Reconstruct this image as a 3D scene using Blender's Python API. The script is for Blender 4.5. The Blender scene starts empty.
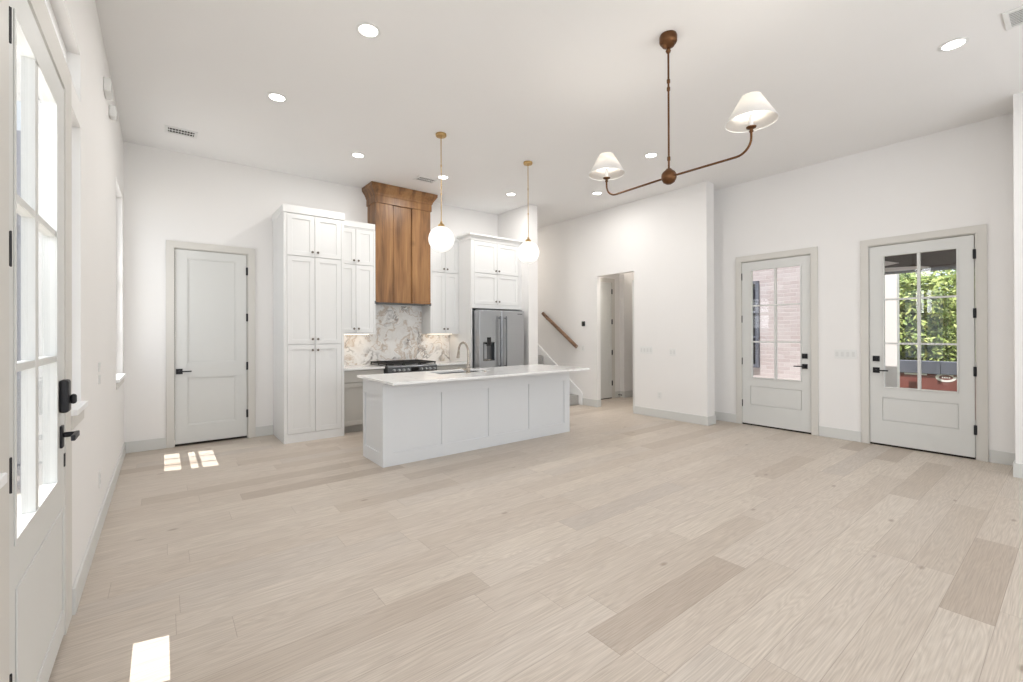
import bpy, bmesh, math, random
from mathutils import Vector, Matrix
random.seed(7)
D = bpy.data
C = bpy.context.scene.collection
PI = math.pi

# ------------------------------------------------------------------ camera
def make_camera():
    f, cy = 447.1437, 331.9592
    yaw, pit, rol = (math.radians(a) for a in (37.9444, .1435, -.2095))
    r = Vector((math.cos(yaw), -math.sin(yaw), 0)); d = Vector((math.sin(yaw), math.cos(yaw), 0)); z = Vector((0, 0, 1))
    fw = d*math.cos(pit) + z*math.sin(pit); up = z*math.cos(pit) - d*math.sin(pit)
    r2 = r*math.cos(rol) + up*math.sin(rol); up2 = up*math.cos(rol) - r*math.sin(rol)
    cd = D.cameras.new('camera'); co = D.objects.new('camera', cd); C.objects.link(co)
    cd.sensor_fit = 'HORIZONTAL'; cd.sensor_width = 36; cd.lens = f/1023*36
    cd.shift_y = (cy-341)/1023; cd.clip_start = .02; cd.clip_end = 300
    m = Matrix((r2, up2, -fw)).transposed().to_4x4(); m.translation = (0, 0, 1.415)
    co.matrix_world = m
    bpy.context.scene.camera = co
make_camera()

# ------------------------------------------------------------------ world, sun, daylight, exposure
vs = bpy.context.scene.view_settings
vs.view_transform = 'Standard'; vs.look = 'None'; vs.gamma = 1; vs.use_curve_mapping = False
vs.exposure = 0.14
w = D.worlds.new('sky'); bpy.context.scene.world = w; w.use_nodes = True
bg = w.node_tree.nodes['Background']; bg.inputs[0].default_value = (.80, .90, 1, 1); bg.inputs[1].default_value = 1.35

sd = D.lights.new('sun', 'SUN'); sd.energy = 8; sd.angle = .002; sd.color = (1, .985, .96)
so = D.objects.new('sun', sd); C.objects.link(so); so.location = (-4, 0, 12)
so.rotation_euler = Vector((.325, -.07, -1)).to_track_quat('-Z', 'Y').to_euler()

def area(name, loc, direction, sx, sy, power, color=(1, 1, 1)):
    l = D.lights.new(name, 'AREA'); l.shape = 'RECTANGLE'; l.size = sx; l.size_y = sy; l.energy = power; l.color = color
    o = D.objects.new(name, l); C.objects.link(o); o.location = loc
    o.rotation_euler = Vector(direction).to_track_quat('-Z', 'Z').to_euler()
    return o
# area lamps for daylight at the left openings and the added rear windows
area('added_rear_daylight', (1.2, -2.95, 1.75), (0, 1, 0), 2.0, 2.2, 46, (.985, .99, 1))
area('added_rear_daylight', (4.6, -2.95, 1.75), (0, 1, 0), 2.0, 2.2, 46, (.985, .99, 1))
area('left_daylight_lamp', (-.62, 6.35, 2.0), (1, 0, 0), .9, 2.0, 14, (.96, .98, 1))
area('left_daylight_lamp', (-.62, -.5, 2.0), (1, 0, 0), 2.0, 2.0, 40, (.96, .98, 1))  # lamp for the added window beside the camera
area('daylight_left_transom', (-.62, 2.45, 2.86), (1, 0, -.1), 2.0, .28, 12, (.96, .98, 1))

# ------------------------------------------------------------------ materials
class NT:
    def __init__(s, name):
        s.m = D.materials.new(name); s.m.use_nodes = True; s.t = s.m.node_tree
        s.b = s.t.nodes['Principled BSDF']
    def n(s, typ, **kw):
        nd = s.t.nodes.new(typ)
        for k, v in kw.items():
            if k.startswith('i_'):
                nd.inputs[int(k[2:])].default_value = v
            else: setattr(nd, k, v)
        return nd
    def l(s, a, b): s.t.links.new(a, b)
    def math(s, op, a, b=None, c=None):
        nd = s.n('ShaderNodeMath', operation=op)
        for i, v in enumerate((a, b, c)):
            if v is None: continue
            if isinstance(v, (int, float)): nd.inputs[i].default_value = v
            else: s.l(v, nd.inputs[i])
        return nd.outputs[0]
    def ramp(s, fac, stops):
        r = s.n('ShaderNodeValToRGB'); e = r.color_ramp.elements
        e[0].position = stops[0][0]; e[0].color = stops[0][1] + (1,)
        e[1].position = stops[-1][0]; e[1].color = stops[-1][1] + (1,)
        for p, c in stops[1:-1]:
            x = e.new(p); x.color = c + (1,)
        s.l(fac, r.inputs[0]); return r.outputs[0]
    def mix(s, fac, a, b, blend='MIX'):
        m = s.n('ShaderNodeMix', data_type='RGBA', blend_type=blend)
        for i, v in ((0, fac), (6, a), (7, b)):
            if isinstance(v, (int, float)): m.inputs[i].default_value = v
            elif isinstance(v, tuple): m.inputs[i].default_value = v + (1,)
            else: s.l(v, m.inputs[i])
        return m.outputs[2]

def srgb(r, g, b):
    f = lambda c: (c/255/12.92) if c/255 <= .04045 else ((c/255+.055)/1.055)**2.4
    return (f(r), f(g), f(b))

def paint(name, col, rough=.55, bump=0.02, scale=180, spec=.35):
    n = NT(name); n.b.inputs['Roughness'].default_value = rough
    n.b.inputs['Specular IOR Level'].default_value = spec
    tc = n.n('ShaderNodeTexCoord'); ns = n.n('ShaderNodeTexNoise'); ns.inputs['Scale'].default_value = 1.3; ns.inputs['Detail'].default_value = 3
    n.l(tc.outputs['Object'], ns.inputs['Vector'])
    c2 = tuple(x*.97 for x in col)
    n.l(n.mix(ns.outputs[0], col, c2), n.b.inputs['Base Color'])
    if bump:
        nb = n.n('ShaderNodeTexNoise'); nb.inputs['Scale'].default_value = scale; nb.inputs['Detail'].default_value = 2
        n.l(tc.outputs['Object'], nb.inputs['Vector'])
        bp = n.n('ShaderNodeBump'); bp.inputs['Strength'].default_value = bump; bp.inputs['Distance'].default_value = .004
        n.l(nb.outputs[0], bp.inputs['Height']); n.l(bp.outputs[0], n.b.inputs['Normal'])
    return n.m

def metal(name, col, rough=.35, brushed=None, metallic=1):
    n = NT(name); n.b.inputs['Metallic'].default_value = metallic
    tc = n.n('ShaderNodeTexCoord'); mp = n.n('ShaderNodeMapping')
    mp.inputs['Scale'].default_value = brushed or (30, 30, 30)
    n.l(tc.outputs['Object'], mp.inputs[0])
    ns = n.n('ShaderNodeTexNoise'); ns.inputs['Scale'].default_value = 1; ns.inputs['Detail'].default_value = 3
    n.l(mp.outputs[0], ns.inputs['Vector'])
    n.l(n.mix(ns.outputs[0], tuple(x*.88 for x in col), col), n.b.inputs['Base Color'])
    n.l(n.math('MULTIPLY_ADD', ns.outputs[0], .12, rough-.06), n.b.inputs['Roughness'])
    return n.m

def emit(name, col, strength):
    n = NT(name); n.b.inputs['Base Color'].default_value = (.8, .8, .8, 1)
    n.b.inputs['Emission Color'].default_value = col + (1,); n.b.inputs['Emission Strength'].default_value = strength
    return n.m

def glass_mat(name, tint=(1, 1, 1), gloss=1.0):
    n = NT(name); t = n.t; t.nodes.remove(n.b)
    tr = n.n('ShaderNodeBsdfTransparent'); tr.inputs[0].default_value = tint + (1,)
    gl = n.n('ShaderNodeBsdfGlossy'); gl.inputs['Roughness'].default_value = .01
    ge = n.n('ShaderNodeNewGeometry'); dt = n.n('ShaderNodeVectorMath', operation='DOT_PRODUCT')
    n.l(ge.outputs['Normal'], dt.inputs[0]); n.l(ge.outputs['Incoming'], dt.inputs[1])
    fr = n.math('MULTIPLY_ADD', n.math('POWER', n.math('SUBTRACT', 1, n.math('ABSOLUTE', dt.outputs['Value'])), 5), .72, .04)
    mx = n.n('ShaderNodeMixShader')
    n.l(n.math('MULTIPLY', fr, gloss), mx.inputs[0]); n.l(tr.outputs[0], mx.inputs[1]); n.l(gl.outputs[0], mx.inputs[2])
    out = [x for x in t.nodes if x.type == 'OUTPUT_MATERIAL'][0]
    n.l(mx.outputs[0], out.inputs[0]); return n.m

def floor_mat():
    n = NT('oak_planks'); W = .197
    tc = n.n('ShaderNodeTexCoord'); sp = n.n('ShaderNodeSeparateXYZ'); n.l(tc.outputs['Object'], sp.inputs[0])
    x, y = sp.outputs[0], sp.outputs[1]
    yr = n.math('DIVIDE', n.math('ADD', y, 20.02), W); row = n.math('FLOOR', yr)
    wn = n.n('ShaderNodeTexWhiteNoise', noise_dimensions='1D'); n.l(row, wn.inputs['W'])
    off = n.math('MULTIPLY', wn.outputs[0], 7.3)
    wn2 = n.n('ShaderNodeTexWhiteNoise', noise_dimensions='1D'); n.l(n.math('ADD', row, 91.7), wn2.inputs['W'])
    ln = n.math('MULTIPLY_ADD', wn2.outputs[0], .75, 1.0)
    xr = n.math('DIVIDE', n.math('ADD', n.math('ADD', x, 30), off), ln); col = n.math('FLOOR', xr)
    # merge some boards in pairs for a longer-short mix
    cb = n.n('ShaderNodeCombineXYZ'); n.l(row, cb.inputs[0]); n.l(col, cb.inputs[1])
    wid = n.n('ShaderNodeTexWhiteNoise', noise_dimensions='3D'); n.l(cb.outputs[0], wid.inputs['Vector'])
    idv = wid.outputs[0]
    fy = n.math('FRACT', yr); fx = n.math('FRACT', xr)
    ey = n.math('MULTIPLY', n.math('MINIMUM', fy, n.math('SUBTRACT', 1, fy)), W)
    ex = n.math('MULTIPLY', n.math('MINIMUM', fx, n.math('SUBTRACT', 1, fx)), ln)
    ed = n.math('MINIMUM', ex, ey)
    seam = n.n('ShaderNodeMapRange'); n.l(ed, seam.inputs[0]); seam.inputs[1].default_value = 0.0003; seam.inputs[2].default_value = .0022
    # grain coordinates: stretched along x, different per board
    gx = n.math('ADD', x, n.math('MULTIPLY', idv, 37.0)); gy = n.math('ADD', y, n.math('MULTIPLY', idv, 11.0))
    g = n.n('ShaderNodeCombineXYZ'); n.l(n.math('MULTIPLY', gx, 1.0), g.inputs[0]); n.l(gy, g.inputs[1])
    m1 = n.n('ShaderNodeMapping'); m1.inputs['Scale'].default_value = (.8, 9, 1); n.l(g.outputs[0], m1.inputs[0])
    big = n.n('ShaderNodeTexNoise'); big.inputs['Scale'].default_value = 1.0; big.inputs['Detail'].default_value = 2; big.inputs['Distortion'].default_value = .3
    n.l(m1.outputs[0], big.inputs['Vector'])
    rings = n.math('FRACT', n.math('MULTIPLY', big.outputs[0], 17))
    rings = n.math('ABSOLUTE', n.math('SUBTRACT', rings, .5))
    m2 = n.n('ShaderNodeMapping'); m2.inputs['Scale'].default_value = (4, 160, 1); n.l(g.outputs[0], m2.inputs[0])
    fine = n.n('ShaderNodeTexNoise'); fine.inputs['Scale'].default_value = 1.0; fine.inputs['Detail'].default_value = 4
    n.l(m2.outputs[0], fine.inputs['Vector'])
    base = n.ramp(idv, [(0, srgb(184, 170, 156)), (.06, srgb(192, 179, 165)), (.2, srgb(202, 190, 177)), (.6, srgb(208, 197, 185)), (.85, srgb(212, 201, 188)), (1, srgb(198, 188, 178))])
    pale = n.mix(n.math('MULTIPLY', n.math('SUBTRACT', .5, rings), .58), base, srgb(164, 148, 133))
    fr = n.ramp(fine.outputs[0], [(.3, (.72, .71, .70)), (.62, (1, 1, 1))])
    c = n.mix(.75, pale, fr, 'MULTIPLY')
    # knots
    m3 = n.n('ShaderNodeMapping'); m3.inputs['Scale'].default_value = (1.7, 3.6, 1); n.l(g.outputs[0], m3.inputs[0])
    vo = n.n('ShaderNodeTexVoronoi'); vo.inputs['Scale'].default_value = 1.0; n.l(m3.outputs[0], vo.inputs['Vector'])
    kn = n.n('ShaderNodeMapRange'); n.l(vo.outputs['Distance'], kn.inputs[0]); kn.inputs[1].default_value = .03; kn.inputs[2].default_value = .075
    c = n.mix(n.math('MULTIPLY', n.math('SUBTRACT', 1, kn.outputs[0]), .55), c, srgb(120, 98, 80))
    c = n.mix(n.math('MULTIPLY', n.math('SUBTRACT', 1, seam.outputs[0]), .45), c, srgb(120, 100, 84))
    n.l(c, n.b.inputs['Base Color'])
    n.l(n.math('MULTIPLY_ADD', fine.outputs[0], .14, .30), n.b.inputs['Roughness'])
    n.b.inputs['Specular IOR Level'].default_value = .45
    bp = n.n('ShaderNodeBump'); bp.inputs['Strength'].default_value = .25; bp.inputs['Distance'].default_value = .002
    h = n.math('ADD', n.math('MULTIPLY', fine.outputs[0], .35), n.math('ADD', seam.outputs[0], n.math('MULTIPLY', rings, .25)))
    n.l(h, bp.inputs['Height']); n.l(bp.outputs[0], n.b.inputs['Normal'])
    return n.m

def wood_mat(name, c1, c2, c3, axis=2, rough=.38):
    n = NT(name); tc = n.n('ShaderNodeTexCoord'); mp = n.n('ShaderNodeMapping')
    sc = [7, 7, 7]; sc[axis] = .9; mp.inputs['Scale'].default_value = sc; n.l(tc.outputs['Object'], mp.inputs[0])
    a = n.n('ShaderNodeTexNoise'); a.inputs['Scale'].default_value = 1; a.inputs['Detail'].default_value = 5; a.inputs['Distortion'].default_value = .8
    n.l(mp.outputs[0], a.inputs['Vector'])
    mp2 = n.n('ShaderNodeMapping'); sc = [60, 60, 60]; sc[axis] = 2.5; mp2.inputs['Scale'].default_value = sc; n.l(tc.outputs['Object'], mp2.inputs[0])
    b = n.n('ShaderNodeTexNoise'); b.inputs['Scale'].default_value = 1; b.inputs['Detail'].default_value = 3; n.l(mp2.outputs[0], b.inputs['Vector'])
    f = n.math('ADD', n.math('MULTIPLY', a.outputs[0], .75), n.math('MULTIPLY', b.outputs[0], .25))
    c = n.ramp(f, [(.33, c1), (.5, c2), (.68, c3)])
    vo = n.n('ShaderNodeTexVoronoi'); vo.inputs['Scale'].default_value = 2.3; n.l(tc.outputs['Object'], vo.inputs['Vector'])
    kn = n.n('ShaderNodeMapRange'); n.l(vo.outputs['Distance'], kn.inputs[0]); kn.inputs[1].default_value = .03; kn.inputs[2].default_value = .14
    c = n.mix(n.math('MULTIPLY', n.math('SUBTRACT', 1, kn.outputs[0]), .45), c, c1)
    n.l(c, n.b.inputs['Base Color']); n.b.inputs['Roughness'].default_value = rough
    return n.m

def marble_mat():
    n = NT('swirled_marble'); tc = n.n('ShaderNodeTexCoord')
    mp = n.n('ShaderNodeMapping'); mp.inputs['Scale'].default_value = (1, 1, 1); mp.inputs['Rotation'].default_value = (0, .5, 0); n.l(tc.outputs['Object'], mp.inputs[0])
    d = n.n('ShaderNodeTexNoise'); d.inputs['Scale'].default_value = 2.6; d.inputs['Detail'].default_value = 3; n.l(mp.outputs[0], d.inputs['Vector'])
    vm = n.n('ShaderNodeVectorMath', operation='SCALE'); vm.inputs[3].default_value = .9; n.l(d.outputs['Color'], vm.inputs[0])
    va = n.n('ShaderNodeVectorMath', operation='ADD'); n.l(mp.outputs[0], va.inputs[0]); n.l(vm.outputs[0], va.inputs[1])
    def veins(scale, width, det=4):
        a = n.n('ShaderNodeTexNoise'); a.inputs['Scale'].default_value = scale; a.inputs['Detail'].default_value = det; a.inputs['Distortion'].default_value = .6
        n.l(va.outputs[0], a.inputs['Vector'])
        v = n.math('ABSOLUTE', n.math('SUBTRACT', a.outputs[0], .5))
        r = n.n('ShaderNodeMapRange'); n.l(v, r.inputs[0]); r.inputs[1].default_value = 0; r.inputs[2].default_value = width; r.inputs[3].default_value = 1; r.inputs[4].default_value = 0
        return r.outputs[0], a.outputs[0]
    v1, a1 = veins(2.0, .034); v2, a2 = veins(3.0, .035)
    msk = n.n('ShaderNodeTexNoise'); msk.inputs['Scale'].default_value = 3.0; n.l(mp.outputs[0], msk.inputs['Vector'])
    mk = n.n('ShaderNodeMapRange'); n.l(msk.outputs[0], mk.inputs[0]); mk.inputs[1].default_value = .4; mk.inputs[2].default_value = .6
    base = n.ramp(a1, [(.35, srgb(222, 217, 211)), (.5, srgb(242, 240, 237)), (.65, srgb(232, 228, 223))])
    c = n.mix(n.math('MULTIPLY', v2, .6), base, srgb(178, 150, 118))
    c = n.mix(n.math('MULTIPLY', n.math('MULTIPLY', v1, mk.outputs[0]), .85), c, srgb(118, 110, 104))
    n.l(c, n.b.inputs['Base Color']); n.b.inputs['Roughness'].default_value = .18
    return n.m

def quartz_mat():
    n = NT('white_quartz'); tc = n.n('ShaderNodeTexCoord')
    a = n.n('ShaderNodeTexNoise'); a.inputs['Scale'].default_value = 1.2; a.inputs['Detail'].default_value = 5; a.inputs['Distortion'].default_value = 1.4
    n.l(tc.outputs['Object'], a.inputs['Vector'])
    v = n.math('ABSOLUTE', n.math('SUBTRACT', a.outputs[0], .5))
    r = n.n('ShaderNodeMapRange'); n.l(v, r.inputs[0]); r.inputs[2].default_value = .012; r.inputs[3].default_value = .22; r.inputs[4].default_value = 0
    n.l(n.mix(r.outputs[0], srgb(240, 240, 239), srgb(170, 165, 160)), n.b.inputs['Base Color']); n.b.inputs['Roughness'].default_value = .1
    return n.m

def brick_mat():
    n = NT('painted_brick'); tc = n.n('ShaderNodeTexCoord'); sp = n.n('ShaderNodeSeparateXYZ'); n.l(tc.outputs['Object'], sp.inputs[0])
    cb = n.n('ShaderNodeCombineXYZ'); n.l(n.math('ADD', sp.outputs[1], sp.outputs[0]), cb.inputs[0]); n.l(sp.outputs[2], cb.inputs[1])
    b = n.n('ShaderNodeTexBrick'); b.inputs['Scale'].default_value = 1; b.inputs['Brick Width'].default_value = .22; b.inputs['Row Height'].default_value = .075
    b.inputs['Mortar Size'].default_value = .006; b.inputs['Mortar Smooth'].default_value = .6
    b.inputs['Color1'].default_value = srgb(192, 182, 181) + (1,); b.inputs['Color2'].default_value = srgb(180, 166, 165) + (1,); b.inputs['Mortar'].default_value = srgb(200, 194, 192) + (1,)
    n.l(cb.outputs[0], b.inputs['Vector']); n.l(b.outputs[0], n.b.inputs['Base Color']); n.b.inputs['Roughness'].default_value = .9
    bp = n.n('ShaderNodeBump'); bp.inputs['Strength'].default_value = .6; bp.inputs['Distance'].default_value = .01; bp.invert = True
    n.l(b.outputs['Fac'], bp.inputs['Height']); n.l(bp.outputs[0], n.b.inputs['Normal'])
    return n.m

def mottled(name, stops, scale=3, rough=.8, detail=4):
    n = NT(name); tc = n.n('ShaderNodeTexCoord'); a = n.n('ShaderNodeTexNoise'); a.inputs['Scale'].default_value = scale; a.inputs['Detail'].default_value = detail
    n.l(tc.outputs['Object'], a.inputs['Vector']); n.l(n.ramp(a.outputs[0], stops), n.b.inputs['Base Color']); n.b.inputs['Roughness'].default_value = rough
    return n.m

def leaf_mat(name, a, b, c):
    n = NT(name); g = n.n('ShaderNodeNewGeometry')
    n.l(n.ramp(g.outputs['Random Per Island'], [(0, a), (.5, b), (1, c)]), n.b.inputs['Base Color'])
    n.b.inputs['Roughness'].default_value = .6
    return n.m

def fabric_mat():
    n = NT('shade_fabric'); t = n.t; t.nodes.remove(n.b)
    df = n.n('ShaderNodeBsdfDiffuse'); df.inputs[0].default_value = (.93, .91, .88, 1)
    tr = n.n('ShaderNodeBsdfTranslucent'); tr.inputs[0].default_value = (.95, .92, .88, 1)
    wv = n.n('ShaderNodeTexNoise'); wv.inputs['Scale'].default_value = 60
    tc = n.n('ShaderNodeTexCoord'); n.l(tc.outputs['Object'], wv.inputs['Vector'])
    mx = n.n('ShaderNodeMixShader'); n.l(n.math('MULTIPLY_ADD', wv.outputs[0], .1, .32), mx.inputs[0])
    n.l(df.outputs[0], mx.inputs[1]); n.l(tr.outputs[0], mx.inputs[2])
    out = [x for x in t.nodes if x.type == 'OUTPUT_MATERIAL'][0]; n.l(mx.outputs[0], out.inputs[0]); return n.m

MW = paint('wall_paint', srgb(237, 235, 233), .7, .05)
MC = paint('ceiling_paint', srgb(242, 241, 240), .8, .05)
MT = paint('trim_paint', srgb(213, 210, 204), .45, 0)
MB_ = paint('baseboard_paint', srgb(213, 213, 210), .45, 0)
MD = paint('door_paint', srgb(216, 216, 213), .42, 0)
MWT = paint('white_window_paint', srgb(242, 242, 242), .4, 0)
MCAB = paint('white_cabinet_paint', srgb(230, 230, 229), .38, 0)
MISL = paint('island_paint', srgb(224, 226, 228), .4, 0)
MGRE = paint('greige_cabinet_paint', srgb(192, 189, 183), .4, 0)
MFLOOR = floor_mat()
MHOOD = wood_mat('stained_alder', srgb(92, 62, 36), srgb(138, 98, 60), srgb(166, 124, 80))
MRAIL = wood_mat('walnut_rail', srgb(92, 68, 52), srgb(132, 102, 80), srgb(165, 132, 106), 1)
MMARB = marble_mat(); MQ = quartz_mat(); MBRK = brick_mat()
MBLK = metal('matte_black_metal', srgb(34, 34, 38), .45, metallic=.3)
MSTL = metal('brushed_steel', srgb(186, 188, 191), .32, (2, 2, 160))
MSTD = metal('dark_steel', srgb(110, 112, 114), .35)
MNK = metal('brushed_nickel', srgb(178, 170, 160), .28)
MKNOB = metal('pewter_knob', srgb(120, 112, 104), .35)
MBRS = metal('aged_brass', srgb(196, 164, 112), .32)
MBRZ = metal('mottled_bronze', srgb(112, 80, 56), .42, (25, 25, 25))
MCAST = metal('cast_iron', srgb(38, 37, 36), .6, metallic=.2)
MGLS = glass_mat('clear_glass'); MPL = paint('white_plastic', srgb(232, 232, 230), .35, 0)
MPLG = paint('darker_plastic', srgb(222, 222, 220), .4, 0)  # slightly darker copy of the white plastic
MDRK = paint('sweep_and_gap_shade', srgb(40, 34, 30), .8, 0)  # door sweeps, and shade painted into gaps, door backing and vents
MBG = paint('black_glass', srgb(16, 16, 18), .08, 0, spec=.6)
MLENS = emit('downlight_lens', (1, .97, .92), 9.0)
MGLOBE = emit('opal_globe', (1, .965, .90), .5)
MLED = emit('warm_led_strip', (1, .82, .62), 2.0)
MFAB = fabric_mat()
MBULB = emit('warm_bulb', (1, .9, .78), 6.0)
MCARP = mottled('grey_carpet', [(.3, srgb(150, 148, 145)), (.7, srgb(186, 184, 180))], 90, .95)
MCONC = mottled('porch_concrete', [(.3, srgb(196, 190, 182)), (.7, srgb(216, 211, 204))], 2.5, .85)
MGRASS = mottled('lawn', [(.3, srgb(84, 100, 52)), (.7, srgb(128, 138, 80))], 6, .95)
MSOFF = paint('dark_soffit_board', srgb(106, 98, 94), .7, .05)
MBEAM = paint('white_beam', srgb(238, 230, 226), .6, 0)
MRED = mottled('weathered_red_paint', [(.3, srgb(112, 60, 54)), (.7, srgb(134, 78, 70))], 2, .5)
MRIM = mottled('slate_paint', [(.3, srgb(82, 84, 94)), (.7, srgb(104, 106, 116))], 2, .5)
MSID = paint('white_siding', srgb(126, 129, 148), .7, .05)
MLEAF = [leaf_mat('leaf_a', srgb(122, 136, 62), srgb(160, 168, 92), srgb(196, 196, 132)), leaf_mat('leaf_b', srgb(96, 118, 52), srgb(134, 150, 74), srgb(176, 182, 110))]
MBARK = mottled('bark', [(.3, srgb(78, 64, 50)), (.7, srgb(112, 96, 78))], 8, .9)

# ------------------------------------------------------------------ mesh helpers
ORG = {}
class M:
    def __init__(s, T=None): s.v = []; s.f = []; s.T = T
    def pt(s, p):
        s.v.append(tuple(s.T(*p)) if s.T else tuple(p)); return len(s.v)-1
    def box(s, x0, x1, y0, y1, z0, z1):
        i = [s.pt(p) for p in ((x0,y0,z0),(x1,y0,z0),(x1,y1,z0),(x0,y1,z0),(x0,y0,z1),(x1,y0,z1),(x1,y1,z1),(x0,y1,z1))]
        for q in ((0,3,2,1),(4,5,6,7),(0,1,5,4),(1,2,6,5),(2,3,7,6),(3,0,4,7)): s.f.append([i[k] for k in q])
        return s
    def slab(s, us, zs, w0, w1, holes):
        """a plate over u x z with thickness w0..w1 and rectangular holes (u0,u1,z0,z1)"""
        U = sorted({us[0], us[1]} | {h[k] for h in holes for k in (0, 1) if us[0] <= h[k] <= us[1]})
        Z = sorted({zs[0], zs[1]} | {h[k] for h in holes for k in (2, 3) if zs[0] <= h[k] <= zs[1]})
        def solid(i, j):
            if i < 0 or j < 0 or i >= len(U)-1 or j >= len(Z)-1: return False
            u, z = (U[i]+U[i+1])/2, (Z[j]+Z[j+1])/2
            return not any(h[0] < u < h[1] and h[2] < z < h[3] for h in holes)
        vid = {}
        def V(i, j, k):
            if (i, j, k) not in vid: vid[(i, j, k)] = s.pt((U[i], w1 if k else w0, Z[j]))
            return vid[(i, j, k)]
        for i in range(len(U)-1):
            for j in range(len(Z)-1):
                if not solid(i, j): continue
                s.f.append([V(i,j,1), V(i+1,j,1), V(i+1,j+1,1), V(i,j+1,1)]); s.f.append([V(i,j,0), V(i,j+1,0), V(i+1,j+1,0), V(i+1,j,0)])
                if not solid(i-1, j): s.f.append([V(i,j,0), V(i,j,1), V(i,j+1,1), V(i,j+1,0)])
                if not solid(i+1, j): s.f.append([V(i+1,j,0), V(i+1,j+1,0), V(i+1,j+1,1), V(i+1,j,1)])
                if not solid(i, j-1): s.f.append([V(i,j,0), V(i+1,j,0), V(i+1,j,1), V(i,j,1)])
                if not solid(i, j+1): s.f.append([V(i,j+1,0), V(i,j+1,1), V(i+1,j+1,1), V(i+1,j+1,0)])
        return s
    def lathe(s, prof, c=(0, 0, 0), n=24, axis=(0, 0, 1), close=True):
        ax = Vector(axis).normalized(); q = Vector((0, 0, 1)).rotation_difference(ax); c = Vector(c)
        rings = []
        for r, z in prof:
            if r < 1e-6: rings.append([s.pt(c + q @ Vector((0, 0, z)))])
            else: rings.append([s.pt(c + q @ Vector((r*math.cos(2*PI*k/n), r*math.sin(2*PI*k/n), z))) for k in range(n)])
        for a, b in zip(rings, rings[1:]):
            for k in range(n):
                k2 = (k+1) % n
                if len(a) == 1 and len(b) == 1: continue
                if len(a) == 1: s.f.append([a[0], b[k], b[k2]])
                elif len(b) == 1: s.f.append([a[k], b[0], a[k2]])
                else: s.f.append([a[k], b[k], b[k2], a[k2]])
        if close:
            if len(rings[0]) > 1: s.f.append(rings[0][:])
            if len(rings[-1]) > 1: s.f.append(rings[-1][::-1])
        return s
    def cyl(s, p0, p1, r, n=16, r1=None):
        p0, p1 = Vector(p0), Vector(p1); L = (p1-p0).length
        return s.lathe([(r, 0), (r if r1 is None else r1, L)], p0, n, (p1-p0))
    def sphere(s, c, r, n=24, m=14):
        return s.lathe([(r*math.sin(PI*k/m), -r*math.cos(PI*k/m)) for k in range(m+1)], c, n)
    def tube(s, pts, r, n=10, caps=True):
        pts = [Vector(p) for p in pts]; rr = r if isinstance(r, (list, tuple)) else [r]*len(pts)
        t0 = (pts[1]-pts[0]).normalized(); nrm = t0.orthogonal().normalized(); rings = []
        for i, p in enumerate(pts):
            t = (pts[min(i+1, len(pts)-1)] - pts[max(i-1, 0)]).normalized()
            nrm = (nrm - t*nrm.dot(t)).normalized(); b = t.cross(nrm)
            rings.append([s.pt(p + (nrm*math.cos(2*PI*k/n) + b*math.sin(2*PI*k/n))*rr[i]) for k in range(n)])
        for a, b in zip(rings, rings[1:]):
            for k in range(n): s.f.append([a[k], a[(k+1) % n], b[(k+1) % n], b[k]])
        if caps: s.f.append(rings[0][::-1]); s.f.append(rings[-1])
        return s
    def crown(s, x0, x1, yf, yb, prof, solid=True):
        """moulding swept round left, front and right of a box; prof = [(out, z)]; y decreases to the front"""
        rows = []
        for o, z in prof: rows.append([s.pt(p) for p in ((x0-o, yb, z), (x0-o, yf-o, z), (x1+o, yf-o, z), (x1+o, yb, z))])
        for a, b in zip(rows, rows[1:]):
            for k in range(3): s.f.append([a[k], a[k+1], b[k+1], b[k]])
            s.f.append([a[3], a[0], b[0], b[3]])
        s.f.append(rows[0][::-1]); s.f.append(rows[-1])
        return s
    def prism(s, poly, w0, w1, ax='x'):
        """polygon in the plane across an axis, pushed along it"""
        mk = {'x': lambda a, b, t: (t, a, b), 'y': lambda a, b, t: (a, t, b), 'z': lambda a, b, t: (a, b, t)}[ax]
        A = [s.pt(mk(a, b, w0)) for a, b in poly]; B = [s.pt(mk(a, b, w1)) for a, b in poly]; n = len(poly)
        s.f.append(A[::-1]); s.f.append(B)
        for k in range(n): s.f.append([A[k], A[(k+1) % n], B[(k+1) % n], B[k]])
        return s
    def build(s, name, mat, parent=None, smooth=False, bevel=0, org=None, recalc=True):
        o0 = ORG[parent.name] if parent is not None else Vector(org or (0, 0, 0))
        me = D.meshes.new(name); me.from_pydata([tuple(Vector(p)-o0) for p in s.v], [], s.f)
        if recalc:
            bm = bmesh.new(); bm.from_mesh(me); bmesh.ops.recalc_face_normals(bm, faces=bm.faces); bm.to_mesh(me); bm.free()
        me.materials.append(mat)
        ob = D.objects.new(name, me); C.objects.link(ob)
        if parent is not None: ob.parent = parent
        else: ob.location = o0
        ORG[ob.name] = o0
        if smooth:
            for p in me.polygons: p.use_smooth = True
            if smooth != 'all':
                me.set_sharp_from_angle(angle=math.radians(40))
        if bevel:
            b = ob.modifiers.new('bevel', 'BEVEL'); b.width = bevel; b.segments = 2; b.limit_method = 'ANGLE'
        return ob

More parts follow.
